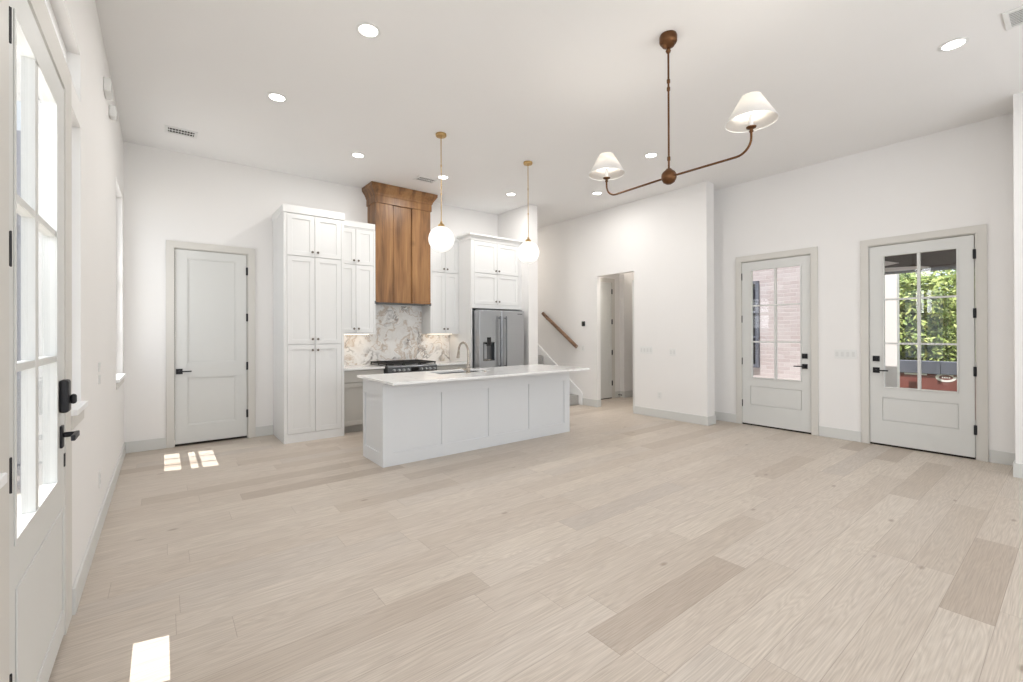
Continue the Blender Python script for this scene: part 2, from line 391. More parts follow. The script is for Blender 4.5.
def thing(name, org, label, cat, group=None, kind=None):
    o = D.objects.new(name, None); C.objects.link(o); o.location = org; o.empty_display_size = .1
    ORG[o.name] = Vector(org); return tag(o, label, cat, group, kind)
def tag(o, label, cat, group=None, kind=None):
    if label: o['label'] = label
    if cat: o['category'] = cat
    if group: o['group'] = group
    if kind: o['kind'] = kind
    return o
def struct(o, label, cat): return tag(o, label, cat, kind='structure')
def dup(o, delta=None, parent=None):
    c = o.copy(); C.objects.link(c)
    if parent is not None: c.parent = parent
    elif delta is not None: c.location = o.location + Vector(delta)
    ORG[c.name] = ORG.get(o.name, Vector()) + (Vector(delta) if delta is not None else Vector())
    for ch in list(o.children): dup(ch, None, c)
    return c

CZ = 3.7165; XL = -.365; YB = 7.028; XR = 7.059; XH = 6.52
T_back = lambda u, w, z: (u, YB - w, z)        # w = towards the room
T_right = lambda u, w, z: (XR - w, u, z)
T_left = lambda u, w, z: (XL + w, u, z)
T_hallw = lambda u, w, z: (XH - w, u, z)

# ------------------------------------------------------------------ room shell
struct(M().prism([(-.6, -2.75), (7.26, -2.75), (7.26, 3.56), (7.26, 5.15), (8.75, 5.15), (8.75, 10.75), (-.6, 10.75)], -.12, 0, 'z').build('floor', MFLOOR), 'wide pale whitewashed oak plank floor with scattered knots', 'floor')
struct(M().prism([(-.6, -2.75), (7.26, -2.75), (7.26, 3.56), (7.26, 5.15), (8.75, 5.15), (8.75, 10.75), (-.6, 10.75)], CZ, CZ+.15, 'z').build('ceiling', MC), 'flat off-white ceiling over the whole room', 'ceiling')

DL = (1.97, 2.965, -1, 2.585)                       # left glass door opening
WIN_L = [(3.14, 3.485, 1.04, 2.582), (1.45, 1.795, 1.04, 2.582), (1.45, 3.485, 2.715, 2.995), (5.90, 6.81, .97, 2.985), (-1.6, .6, .97, 2.985)]  # last opening is an unseen addition that lets in more light
struct(M(T_left).slab((-2.75, 7.2), (0, CZ), -.12, 0, [DL] + WIN_L).build('wall_left', MW), 'long white left wall with glass door and tall windows', 'wall')
struct(M(T_back).slab((XL, 5.15), (0, CZ), -.17, 0, [(.098, .925, -1, 2.505)]).build('wall_back', MW), 'white back wall behind the panelled door and kitchen', 'wall')
DR = [(2.300, 3.280, -1, 2.505), (.727, 1.697, -1, 2.505)]
struct(M(T_right).slab((.42, 3.82), (0, CZ), -.2, 0, DR).build('wall_right', MW), 'white right wall holding the two glazed doors', 'wall')
struct(M(T_hallw).slab((3.72, 10.6), (0, CZ), -.10, 0, [(4.86, 5.715, -1, 2.495)]).build('wall_hall', MW), 'white wall with the uncased hallway opening and handrail', 'wall')
struct(M().prism([(XH, 3.53), (6.735, 3.53), (6.735, 3.70), (7.058, 3.70), (7.058, 3.82), (XH+.10, 3.82), (XH+.10, 3.7199), (XH, 3.7199)], 0, CZ, 'z').build('wall_alcove', MW), 'short white return wall beside the middle glazed door', 'wall')
struct(M().box(XH, 7.259, -2.75, .42, 0, CZ).build('wall_front_right', MW), 'white wall end at the right edge of the photo', 'wall')
struct(M().box(5.15, 5.36, 6.10, 10.6, 0, CZ).build('wall_stair', MW), 'narrow white wall end between fridge and staircase', 'wall')
struct(M().box(5.15, 6.66, 10.6, 10.75, 0, CZ).build('wall_stair_back', MW), 'white wall at the top of the staircase', 'wall')
rearT = lambda u, w, z: (u, -2.55 + w, z)
RW = [(.1, 2.3, .6, 2.95), (3.5, 5.7, .6, 2.95)]  # unseen windows put in to light the room from behind
struct(M(rearT).slab((XL, XH), (0, CZ), -.2, 0, RW).build('wall_rear', MW), 'white wall behind the camera with two added windows', 'wall')
# hallway beyond the opening
struct(M().box(XH+.10, 7.93, 6.30, 6.42, 0, CZ).build('wall_hallway_end', MW), 'white wall around the hallway door', 'wall')
struct(M().box(7.93, 8.75, 6.18, 6.42, 0, CZ).build('wall_hallway_corner', MW), 'brighter projecting wall corner in the hallway', 'wall')
struct(M().prism([(7.26, 3.70), (7.40, 3.70), (7.40, 5.15), (8.75, 5.15), (8.75, 6.18), (8.6, 6.18), (8.6, 5.3), (7.26, 5.3)], 0, CZ, 'z').build('wall_hallway_far', MW), 'far white side wall of the hallway', 'wall')

# baseboards
BH = .135
def base(name, runs, label):
    m = M()
    for x0, x1, y0, y1 in runs:
        m.box(x0, x1, y0, y1, 0, BH)
    struct(m.build(name, MB_, bevel=.004), label, 'baseboard')
t = .016
base('baseboard_left', [(XL, XL+t, 3.14, YB), (XL, XL+t, -2.5, 1.79)], 'pale grey baseboard along the left wall')
base('baseboard_back', [(XL+t, .03, YB-t, YB), (1.00, 1.22, YB-t, YB)], 'pale grey baseboard either side of the panelled door')
base('baseboard_right', [(XR-t, XR, .42, .64), (XR-t, XR, 1.767, 2.236), (XR-t, XR, 3.345, 3.70)], 'pale grey baseboard between the two glazed doors')
base('baseboard_hall', [(XH-t, XH, 3.53-t, 4.86), (XH, 6.735+t, 3.53-t, 3.53), (6.735, 6.735+t, 3.53, 3.70), (XH-t, XH, 5.715, 6.08), (XH-t, XH+.10, 4.86, 4.86+t), (XH-t, XH+.10, 5.715-t, 5.715)], 'pale grey baseboard along the hallway wall')
base('baseboard_front_right', [(XH-t, XH, -2.5, .42+t), (XH, XR, .42, .42+t)], 'pale grey baseboard around the right-hand wall end')
base('baseboard_hallway', [(7.75, 7.93, 6.30-t, 6.30), (7.93-t, 7.93, 6.18-t, 6.3-t), (7.93, 8.6, 6.18-t, 6.18), (8.6-t, 8.6, 5.3, 6.16), (7.26-t, 7.26, 3.83, 5.3)], 'grey baseboard in the hallway')

# ------------------------------------------------------------------ doors
def hinge(T, u, z, parent, w=0.0, hw=.013, pr=.012):
    m = M(T); m.box(u-hw, u+hw, w, w+pr, z-.052, z+.052); m.cyl((u, w+pr, z-.054), (u, w+pr, z+.054), pr*.6, 10)
    m.build('hinge', MBLK, parent)

def lever(T, u, z, direction, parent, back=0.0, dead=True, plate=.034):
    m = M(T); m.box(u-plate, u+plate, back, back+.010, z-plate, z+plate)
    m.cyl((u, back+.010, z), (u, back+.052, z), .011, 12)
    m.box(min(u-.01*direction, u+.125*direction), max(u-.01*direction, u+.125*direction), back+.045, back+.058, z-.008, z+.008)
    m.build('door_handle', MBLK, parent, bevel=.002)
    if dead:
        m = M(T); m.box(u-plate, u+plate, back, back+.014, z+.110, z+.178); m.box(u-.006, u+.006, back+.014, back+.030, z+.125, z+.163)
        m.build('deadbolt', MBLK, parent, bevel=.002)

def casing(name, T, u0, u1, z1, wdt, label, inner=.0, depth=.02):
    """flat door casing on the wall face; u0..u1 and z1 are its outer edges"""
    m = M(T).slab((u0, u1), (0, z1), .0, depth, [(u0+wdt, u1-wdt, -1, z1-wdt)])
    return struct(m.build(name, MT, bevel=.003), label, 'door casing')

def leaf(m, u0, u1, z0, z1, w0, w1, holes, panels):
    m.slab((u0, u1), (z0, z1), w0, w1, holes + panels)
    for a, b, c, d in panels:      # recessed flat panel with a raised inner field edge
        m.box(a-.002, b+.002, w0+.006, w1-.014, c-.002, d+.002)
        m.slab((a, b), (c, d), w1-.0145, w1-.005, [(a+.013, b-.013, c+.013, d-.013)])
    return m

def six_lite(name, T, u0, u1, hinge_low, label):
    root = struct(thing(name, T((u0+u1)/2, -.03, 0), None, None), label, 'door')
    s = 1 if hinge_low else -1
    gu0, gu1 = (u0+.137, u1-.145)
    pm = (gu0-.012, gu1+.022, .315, .600)
    m = leaf(M(T), u0, u1, .022, 2.482, -.05, -.004, [(gu0, gu1, .732, 2.352), pm], [])
    m.box(pm[0]-.001, pm[1]+.001, -.048, -.014, pm[2]-.001, pm[3]+.001)
    m.box(pm[0]+.008, pm[1]-.008, -.0142, -.004, pm[2]+.008, pm[3]-.008)
    m.build('door_leaf', MD, root, bevel=.0015)
    M(T).slab((gu0-.012, gu1+.012), (.720, 2.364), -.004, .006, [(gu0+.002, gu1-.002, .734, 2.350)]).build('glazing_frame', MD, root, bevel=.002)
    mid = (gu0+gu1)/2; m = M(T)
    m.box(mid-.014, mid+.014, -.040, .0, .732, 2.352)
    for z in (1.270, 1.813): m.slab((gu0, gu1), (z-.011, z+.011), -.039, -.001, [(mid-.0135, mid+.0135, 0, 9)])
    m.build('glazing_bars', MD, root)
    M(T).box(gu0, gu1, -.028, -.022, .732, 2.352).build('glass_pane', MGLS, root)
    hu, lu = (u0-.004, u1-.066) if hinge_low else (u1+.004, u0+.083)
    for z in (2.268, 1.617, .972, .328): hinge(T, hu, z, root, -.004)
    lever(T, lu, .935, -1 if hinge_low else 1, root, back=-.004)
    M(T).box(u0, u1, -.045, -.006, .0, .022).build('bottom_sweep', MDRK, root)
    return root

# back panelled door
casing('trim_1', T_back, .030, 1.003, 2.588, .085, 'light grey casing around the solid panelled door')
root = struct(thing('door_1', (.5, YB, 0), None, None), 'tall closed two-panel interior door on the back wall', 'door')
leaf(M(T_back), .118, .903, .030, 2.490, -.045, -.006, [], [(.245, .775, 1.050, 2.385), (.245, .775, .255, .858)]).build('door_leaf', MD, root, bevel=.0015)
for z in (2.268, 1.640, .982, .335): hinge(T_back, .907, z, root, -.006)
lever(T_back, .163, .945, 1, root, back=-.006, dead=False)
M(T_back).box(.118, .903, -.040, -.014, .002, .030).build('gap_shade', MDRK, root)  # dark strip stands in for the shade under the door
M(T_back).slab((.098, .925), (0, 2.505), -.17, -.002, [(.112, .909, -1, 2.494)]).build('door_jamb', MT, root)
M(T_back).box(.098, .106, -.02, -.003, .91, .98).build('strike_plate', MBLK, root)
struct(M().box(-.2, 1.3, 7.5, 7.55, 0, 2.8).build('dark_backing', MDRK), 'dark sheet for the unlit space behind the panelled door', 'wall')  # dark-coloured sheet standing in for shade beyond the door
# two glazed exterior doors
casing('trim_2', T_right, 2.238, 3.345, 2.582, .085, 'greige casing around the middle glazed door')
casing('trim_3', T_right, .648, 1.765, 2.580, .080, 'greige casing around the far right glazed door')
six_lite('door_2', T_right, 2.320, 3.262, False, 'middle glazed exterior door showing pale brick outside')
six_lite('door_3', T_right, .750, 1.678, True, 'right-hand glazed exterior door showing green trees')
for nm, (a, b, _, c) in (('trim_4', DR[0]), ('trim_5', DR[1])):
    struct(M(T_right).slab((a, b), (0, c), -.2, -.0005, [(a+.016, b-.016, -1, c-.016)]).build(nm, MT), 'greige door jamb of a glazed exterior door', 'door casing')

# left glass door, its casing and hardware
struct(M(T_left).slab((1.795, 3.140), (0, 2.715), -.04, .003, [(1.975, 2.962, -1, 2.578)]).build('trim_6', MT), 'greige casing and mullions around the left glass door', 'door casing')
root = struct(thing('door_4', (XL, 2.47, 0), None, None), 'tall glass door with six panes on the left wall', 'door')
g = (2.057, 2.748, .772, 2.418)
m = leaf(M(T_left), 1.990, 2.945, .02, 2.562, -.045, .0, [g], [])
m.slab((2.06, 2.90), (.14, .62), .0, .005, [(2.075, 2.885, .155, .605)])
m.build('door_leaf', MD, root, bevel=.002)
M(T_left).slab((g[0]-.014, g[1]+.014), (g[2]-.014, g[3]+.014), .0, .004, [(g[0]+.004, g[1]-.004, g[2]+.004, g[3]-.004)]).build('glazing_frame', MD, root, bevel=.002)
m = M(T_left); m.box(2.345, 2.395, -.036, .0, g[2], g[3])
for z in (1.852, 1.310): m.slab((g[0], g[1]), (z-.013, z+.013), -.035, -.001, [(2.3455, 2.3945, 0, 9)])
m.build('glazing_bars', MD, root)
M(T_left).box(g[0], g[1], -.025, -.019, g[2], g[3]).build('glass_pane', MGLS, root)
for z in (2.350, 1.675, .992, .340): hinge(T_left, 1.990, z, root, .0, .009, .004)
m = M(T_left); m.box(2.820, 2.866, 0, .010, .905, 1.005); m.cyl((2.843, .01, .962), (2.843, .055, .962), .012, 12)
m.box(2.725, 2.856, .047, .062, .950, .974)
m.build('door_handle', MBLK, root, bevel=.003)
m = M(T_left); m.box(2.795, 2.872, 0, .032, 1.065, 1.212)
m.box(2.825, 2.855, .032, .054, 1.10, 1.145)
m.build('keypad_deadbolt', MBLK, root, bevel=.010)
M(T_left).box(2.925, 2.950, .0, .004, .80, .86).build('strike_plate', MBLK, root)
M(T_left).box(1.990, 2.945, -.04, -.006, 0, .02).build('bottom_sweep', MDRK, root)

# windows
def window(name, hole, cols, rows, label, sill=True):
    u0, u1, z0, z1 = hole
    root = struct(thing(name, (XL-.13, (u0+u1)/2, z0), None, None), label, 'window')
    M(T_left).slab((u0, u1), (z0, z1), -.115, -.055, [(u0+.045, u1-.045, z0+.045, z1-.045)]).build('window_frame', MWT, root, bevel=.003)
    m = M(T_left)
    for k in range(1, cols): uu = u0 + (u1-u0)*k/cols; m.box(uu-.015, uu+.015, -.10, -.07, z0+.045, z1-.045)
    if rows == 'hung':
        zc = (z0+z1)/2; m.box(u0+.045, u1-.045, -.112, -.058, zc-.045, zc+.045); rows = 4
    for zz in ([z0 + (z1-z0)*k/rows for k in range(1, rows)] if rows != 4 else (1.355, 2.36)): m.box(u0+.045, u1-.045, -.10, -.07, zz-.012, zz+.012)
    if m.v: m.build('glazing_bars', MWT, root)
    M(T_left).box(u0+.045, u1-.045, -.088, -.083, z0+.045, z1-.045).build('glass_pane', MGLS, root)
    if sill:
        M(T_left).box(u0-.03, u1+.03, -.05, .028, z0-.032, z0-.002).build('window_sill', MWT, root, bevel=.004)
        M(T_left).box(u0-.02, u1+.02, .0, .012, z0-.10, z0-.032).build('sill_apron', MT, root, bevel=.002)
window('window_1', WIN_L[0], 1, 3, 'narrow sidelight window right of the left glass door')
window('window_2', WIN_L[1], 1, 3, 'narrow sidelight window left of the left glass door')
window('window_3', WIN_L[2], 4, 1, 'long transom window above the left glass door', False)
window('window_4', WIN_L[3], 3, 'hung', 'tall window near the back corner of the left wall')
window('window_5', WIN_L[4], 4, 4, 'added wide window on the left wall, out of view, for light')
for i, h in enumerate(RW):
    root = struct(thing('window_%d' % (6+i), (h[0], -2.7, h[2]), None, None), 'added tall window behind the camera, put in for its light', 'window')
    M(rearT).slab((h[0], h[1]), (h[2], h[3]), -.12, -.06, [(h[0]+.06, (h[0]+h[1])/2-.03, h[2]+.06, h[3]-.06), ((h[0]+h[1])/2+.03, h[1]-.06, h[2]+.06, h[3]-.06)]).build('window_frame', MWT, root)

# hallway door seen through the opening
T_hd = lambda u, w, z: (u, 6.30 - w, z)
struct(M(T_hd).slab((6.82, 7.745), (0, 2.58), 0, .02, [(6.905, 7.655, -1, 2.495)]).build('trim_7', MT), 'grey casing around the hallway door', 'door casing')
root = struct(thing('door_5', (7.2, 6.3, 0), None, None), 'panelled grey door seen through the hallway opening', 'door')
leaf(M(T_hd), 6.915, 7.645, .02, 2.485, .0, .014, [], [(7.02, 7.54, 1.05, 2.385), (7.02, 7.54, .25, .86)]).build('door_leaf', MD, root)
for z in (2.30, 1.65, .99, .33): hinge(T_hd, 7.652, z, root, .014)
M(T_hd).box(6.915, 7.645, 0, .01, 0, .02).build('gap_shade', MDRK, root)  # shade below the hallway door, put in as a dark strip

# ------------------------------------------------------------------ cabinets
def shaker(m, x0, x1, z0, z1, yf, rail=.062, thick=.02, rec=.009, sgn=1):
    """cabinet door whose face is at yf (towards -y for sgn 1)"""
    T0 = m.T; m.T = lambda u, w, z: (u, yf + sgn*(thick - w), z)
    h = (x0+rail, x1-rail, z0+rail, z1-rail)
    m.slab((x0, x1), (z0, z1), 0, thick, [h]); m.box(h[0]-.001, h[1]+.001, .002, thick-rec, h[2]-.001, h[3]+.001)
    m.T = T0; return m
def knob(p, parent, n=-1):
    M().lathe([(.006, 0), (.006, .014), (.014, .018), (.016, .026), (.011, .032), (0, .033)], p, 14, (0, n, 0)).build('knob', MKNOB, parent, smooth=True)
def cab_door(root, x0, x1, z0, z1, yf, knob_at, mat):
    d = shaker(M(), x0, x1, z0, z1, yf).build('door', mat, root, bevel=.0015)
    if knob_at: knob((knob_at[0], yf, knob_at[1]), d)
    return d

def cab_pairs(root, xs, rows, yf, mat, gap=.0025):
    """rows: (z0, z1, knob z); xs: left, middle, right"""
    for z0, z1, kz in rows:
        cab_door(root, xs[0], xs[1]-gap, z0, z1, yf, (xs[1]-.034, kz), mat)
        cab_door(root, xs[1]+gap, xs[2], z0, z1, yf, (xs[1]+.034, kz), mat)

def crown_top(root, x0, x1, yf, yb, z, mat, h=.10, o=.022, end=True):
    M().crown(x0, x1, yf, yb, [(0, z-h), (o, z-h+.006), (o, z), (0, z)]).build('crown_molding', mat, root)

# tall pantry
yf = 6.316
root = thing('pantry_cabinet', (1.6, 6.6, 0), 'tall white pantry cabinet with six doors, left end of the kitchen', 'cabinet')
M().box(1.223, 1.983, yf+.021, YB-.001, 0, 3.0).build('body', MCAB, root, bevel=.002)
m = M(lambda u, w, z: (u, yf+.021-w, z)); m.slab((1.223, 1.983), (0, 3.0), 0, .019, [(1.260, 1.947, .112, 2.984)]); m.build('face_frame', MCAB, root)
cab_pairs(root, (1.263, 1.602, 1.944), [(2.438, 2.980, 2.498), (1.280, 2.430, 1.345), (.116, 1.272, 1.200)], yf, MCAB)
crown_top(root, 1.223, 1.983, yf, YB-.001, 3.085, MCAB, .10, .009)
# wall cabinets either side of the hood
def wall_cab(x0, x1, mid, dx0, dx1, label):
    root = thing('wall_cabinet', (mid, 6.85, 1.4), label, 'cabinet', 'white wall cabinets beside the range hood')
    yf = 6.69
    M().box(x0, x1, yf+.021, YB-.001, 1.405, 3.0).build('body', MCAB, root, bevel=.002)
    m = M(lambda u, w, z: (u, yf+.021-w, z)); m.slab((x0, x1), (1.405, 3.0), 0, .019, [(dx0-.003, dx1+.003, 1.43, 2.984)]); m.build('face_frame', MCAB, root)
    cab_pairs(root, (dx0, mid, dx1), [(2.448, 2.980, 2.505), (1.434, 2.440, 1.490)], yf, MCAB)
    crown_top(root, x0+.013, x1-.013, yf, YB-.001, 3.088, MCAB, .09, .008)
    M().box(x0+.05, x1-.05, 6.85, 6.90, 1.397, 1.405).build('light_strip', MLED, root)
    l = area('under_cabinet_glow', ((x0+x1)/2, 6.88, 1.39), (0, .15, -1), (x1-x0)*.8, .05, .3, (1, .80, .58))
    return root
wall_cab(1.985, 2.574, 2.275, 2.014, 2.545, 'white four-door wall cabinet between the tall pantry and the wooden hood')
wall_cab(3.512, 4.056, 3.792, 3.542, 4.040, 'white four-door wall cabinet between the wooden hood and the fridge surround')
# fridge surround
yf = 6.30
root = thing('fridge_surround_cabinet', (4.6, 6.6, 0), 'white built-in cabinet surround boxing in the refrigerator', 'cabinet')
M().box(4.058, 4.082, yf, YB-.001, 0, 3.0).build('side_panel', MCAB, root)
M().box(5.112, 5.149, yf, YB-.001, 0, 3.0).build('side_panel', MCAB, root)
M().box(4.083, 5.111, yf+.021, YB-.001, 1.838, 3.0).build('body', MCAB, root)
m = M(lambda u, w, z: (u, yf+.021-w, z)); m.slab((4.083, 5.111), (1.838, 3.0), 0, .021, [(4.127, 5.073, 1.905, 2.972)]); m.build('face_frame', MCAB, root)
cab_pairs(root, (4.130, 4.600, 5.070), [(2.440, 2.968, 2.492), (1.908, 2.432, 1.962)], yf, MCAB)
M().crown(4.058, 5.100, yf, YB-.001, [(0, 2.985), (.006, 2.985), (.008, 3.02), (.02, 3.045), (.045, 3.06), (.048, 3.088), (0, 3.088)]).build('crown_molding', MCAB, root)

# base cabinets (greige) left and right of the range
def base_cab(x0, x1, label, doors):
    yf = 6.40
    root = thing('base_cabinet', ((x0+x1)/2, 6.7, 0), label, 'cabinet', 'greige base cabinets under the back counter')
    M().box(x0, x1, yf+.021, YB-.001, .10, .895).build('body', MGRE, root)
    M().box(x0, x1, yf+.09, YB-.001, 0, .10).build('toe_kick', MGRE, root)
    n = len(doors)-1
    for a, b in zip(doors, doors[1:]):
        dr = M().box(a+.004, b-.004, yf, yf+.02, .722, .885).build('drawer', MGRE, root, bevel=.002); knob(((a+b)/2, yf, .80), dr)
        cab_door(root, a+.004, b-.004, .112, .712, yf, (b-.04, .66), MGRE)
    return root
base_cab(1.985, 2.590, 'greige base cabinet tucked between the pantry and the range', (1.99, 2.588))
base_cab(3.412, 4.055, 'greige base cabinet between the range and the fridge surround', (3.414, 4.053))
for a, b, s in ((1.984, 2.592, 'left'), (3.410, 4.057, 'right')):
    tag(M().box(a, b, 6.372, YB-.012, .8955, .925).build('countertop', MQ, bevel=.003), 'white quartz back counter slab %s of the gas range' % s, 'countertop')
m = M(T_back).slab((1.984, 4.057), (.9255, 1.87), .0005, .011, [(1.984, 2.574, 1.403, 1.9), (3.512, 4.057, 1.403, 1.9), (2.592, 3.410, .8, .93)])
struct(m.build('backsplash', MMARB), 'full-height swirled marble backsplash behind the range', 'backsplash')

# hood
root = thing('range_hood', (3.05, 6.85, 1.87), 'tall stained wood range hood with crown, reaching the ceiling', 'range hood')
hx0, hx1, hy = 2.576, 3.510, 6.690
M().box(hx0, hx1, hy+.02, YB-.001, 1.90, 3.70).build('body', MHOOD, root)
M().box(hx0, 2.858, hy, hy+.0199, 1.90, 3.44).build('front_board', MHOOD, root, bevel=.003)
M().box(2.874, 3.170, hy+.014, hy+.0199, 1.90, 3.44).build('front_board', MHOOD, root, bevel=.003)
M().box(3.180, hx1, hy-.008, hy+.0199, 1.93, 3.44).build('front_board', MHOOD, root, bevel=.003)
M().box(3.180, hx1, hy-.008, hy+.0199, 1.90, 1.928).build('bottom_rail', MHOOD, root, bevel=.003)
M().crown(hx0, hx1, hy, YB-.001, [(.0, 3.435), (.018, 3.435), (.018, 3.545), (.026, 3.55), (.032, 3.575), (.05, 3.61), (.075, 3.645), (.082, 3.66), (.09, 3.665), (.092, 3.714), (0, 3.714)]).build('crown_molding', MHOOD, root)
M().box(hx0+.05, hx1-.05, hy+.09, YB-.03, 1.888, 1.90).build('vent_insert', MSTD, root)
for x in (hx0-.014, hx1-.004): M().box(x, x+.018, hy-.004, hy+.03, 1.872, 1.918).build('corner_bracket', MSTD, root, bevel=.002)

# range
root = thing('gas_range', (3.0, 6.6, 0), 'stainless gas range with black grates and front knobs', 'range')
rx0, rx1 = 2.600, 3.402
M().box(rx0, rx1, 6.34, 7.0, .03, .915).build('body', MSTD, root, bevel=.003)
M().prism([(6.27, .80), (6.345, .80), (6.345, .932), (6.285, .932), (6.27, .915)], rx0, rx1).build('control_panel', MSTD, root, bevel=.002)
M().box(rx0+.01, rx1-.01, 6.30, 6.34, .17, .79).build('oven_door', MSTL, root, bevel=.004)
h = M(); h.tube([(rx0+.06, 6.24, .74), (rx1-.06, 6.24, .74)], .012)
for x in (rx0+.09, rx1-.09): h.cyl((x, 6.24, .74), (x, 6.30, .74), .008)
h.build('oven_handle', MSTL, root, smooth=True)
M().box(rx0+.06, rx1-.06, 6.30, 6.342, .03, .16).build('storage_drawer', MSTL, root)
M().box(rx0, rx1, 6.30, 6.99, .915, .938).build('cooktop', MSTD, root, bevel=.003)
for k, x in enumerate((2.69, 2.765, 2.84, 2.915, 3.135, 3.205, 3.275, 3.345)):
    M().lathe([(.022, 0), (.024, .006), (.019, .012), (.017, .036), (.012, .04), (0, .04)], (x, 6.272, .868), 16, (0, -1, .1)).build('knob', MSTL, root, smooth=True)
M().box(2.965, 3.085, 6.264, 6.271, .842, .902).build('display', MBG, root)
for (a, b) in ((rx0-.005, 2.86), (2.87, 3.13), (3.14, rx1+.005)):
    m = M()
    for y in (6.33, 6.64, 6.96): m.box(a, b, y-.008, y+.008, .955, .976)
    for x in (a+.008, (a+b)/2, b-.008): m.box(x-.008, x+.008, 6.33, 6.96, .955, .976)
    for x in (a+.008, b-.008):
        for y in (6.335, 6.64, 6.955): m.box(x-.008, x+.008, y-.008, y+.008, .938, .956)
    m.build('grate', MCAST, root, bevel=.002)
for x in (2.73, 3.27):
    for y in (6.48, 6.80): M().lathe([(.045, 0), (.045, .008), (.03, .01), (.03, .018), (0, .02)], (x, y, .938), 18).build('burner', MCAST, root, smooth=True)

# fridge
root = thing('refrigerator', (4.57, 6.5, 0), 'stainless French-door refrigerator with water dispenser', 'refrigerator')
fx0, fx1, fy = 4.098, 5.045, 6.105
M().box(fx0+.006, fx1-.006, fy+.07, 6.95, .02, 1.80).build('body', MSTL, root, bevel=.004)
T_f = lambda u, w, z: (u, fy+.062-w, z)
disp = (4.170, 4.405, .955, 1.265)
m = M(T_f); m.slab((fx0, 4.545), (.62, 1.798), 0, .062, [disp]); m.build('door', MSTL, root, bevel=.006)
M(T_f).box(4.549, fx1, 0, .062, .62, 1.798).build('door', MSTL, root, bevel=.012)
M(T_f).box(fx0, fx1, 0, .062, .06, .612).build('freezer_drawer', MSTL, root, bevel=.008)
d = M(T_f); d.slab((disp[0], disp[1]), (disp[2], disp[3]), .0, .060, [(disp[0]+.02, disp[1]-.012, disp[2]+.012, disp[3]-.01)]); d.box(*disp[:2], -.004, .004, *disp[2:])
d = d.build('water_dispenser', MSTD, root)
M(T_f).box(4.245, 4.325, .012, .066, 1.20, 1.345).build('control_display', MBG, d)
M(T_f).box(4.185, 4.255, .012, .045, .99, 1.235).build('dispenser_paddle', MSTL, d, bevel=.004)
M(T_f).box(4.18, 4.35, .01, .06, .962, .975).build('drip_tray', MNK, d)
for x in (4.487, 4.612):
    h = M(); h.tube([(x, fy-.05, .83), (x, fy-.05, 1.70)], .013, 12)
    for z in (.86, 1.67): h.cyl((x, fy-.05, z), (x, fy+.002, z), .010)
    h.build('door_handle', MSTD, root, smooth=True)
h = M(); h.tube([(fx0+.08, fy-.05, .54), (fx1-.08, fy-.05, .54)], .013, 12)
for x in (fx0+.11, fx1-.11): h.cyl((x, fy-.05, .54), (x, fy+.002, .54), .010)
h.build('drawer_handle', MSTL, root, smooth=True)
M(T_f).box(4.895, 5.005, .061, .064, 1.738, 1.753).build('badge', MSTD, root)
M().box(fx0+.02, fx1-.02, fy+.03, fy+.2, 1.80, 1.815).build('hinge_cover', MSTD, root)

# island
root = thing('kitchen_island', (3.2, 4.86, 0), 'long pale grey-white panelled kitchen island', 'kitchen island')
ix0, ix1, iy0, iy1 = 1.825, 4.602, 4.551, 5.165
M().box(ix0+.014, ix1-.014, iy0+.014, iy1-.021, 0, .68).slab((ix0+.014, ix1-.014), (.68, .9025), iy0+.014, iy0+.03, []).slab((ix0+.014, ix1-.014), (.68, .9025), iy1-.036, iy1-.021, []).box(ix0+.014, ix0+.03, iy0+.03, iy1-.036, .68, .9025).box(ix1-.03, ix1-.014, iy0+.03, iy1-.036, .68, .9025).build('body', MISL, root)
T_i = lambda u, w, z: (u, iy0+.0139-w, z)
hs = [(1.940+.655*k, 2.530+.655*k, .137, .737) for k in range(4)]
M(T_i).slab((ix0, ix1), (0, .9025), 0, .0139, hs).build('front_panelling', MISL, root, bevel=.0015)
M(lambda u, w, z: (ix0+.0139-w, u, z)).slab((iy0+.0142, iy1-.0215), (0, .9025), 0, .0139, [(4.662, 5.088, .137, .742)]).build('side_panelling', MISL, root, bevel=.0015)
M(lambda u, w, z: (ix1-.0139+w, u, z)).slab((iy0+.0142, iy1-.0215), (0, .9025), 0, .0139, [(4.662, 5.088, .137, .742)]).build('side_panelling', MISL, root, bevel=.0015)
for k in range(4):
    a = ix0+.01+k*.689; b = a+.682
    d = shaker(M(), a, b, .11, .70, iy1, sgn=-1).build('door', MISL, root); knob((b-.05, iy1, .64), d, 1)
    d = M().box(a, b, iy1-.02, iy1, .71, .875).build('drawer', MISL, root, bevel=.002); knob(((a+b)/2, iy1, .79), d, 1)
SK = (2.60, 3.32, 4.70, 5.08)
T_up = lambda u, w, z: (u, z, w)
tag(M(T_up).slab((1.772, 4.595), (4.16, 5.19), .906, .932, [SK]).build('island_countertop', MQ, bevel=.003), 'white quartz island countertop with sink cut-out, overhanging the seating side', 'countertop')
# sink
M_ = M(T_up).slab((SK[0]-.01, SK[1]+.01), (SK[2]-.01, SK[3]+.01), .70, .9025, [(SK[0]+.004, SK[1]-.004, SK[2]+.004, SK[3]-.004)])
root = thing('undermount_sink', (2.96, 4.89, .7), 'stainless undermount sink set in the island countertop', 'sink')
M_.build('basin', MSTL, root); M().box(SK[0]-.01, SK[1]+.01, SK[2]-.01, SK[3]+.01, .690, .6995).build('basin_floor', MSTL, root)
M().lathe([(.04, 0), (.04, .004), (.02, .005), (0, .005)], (2.96, 4.89, .6998), 20).build('drain', MSTD, root)
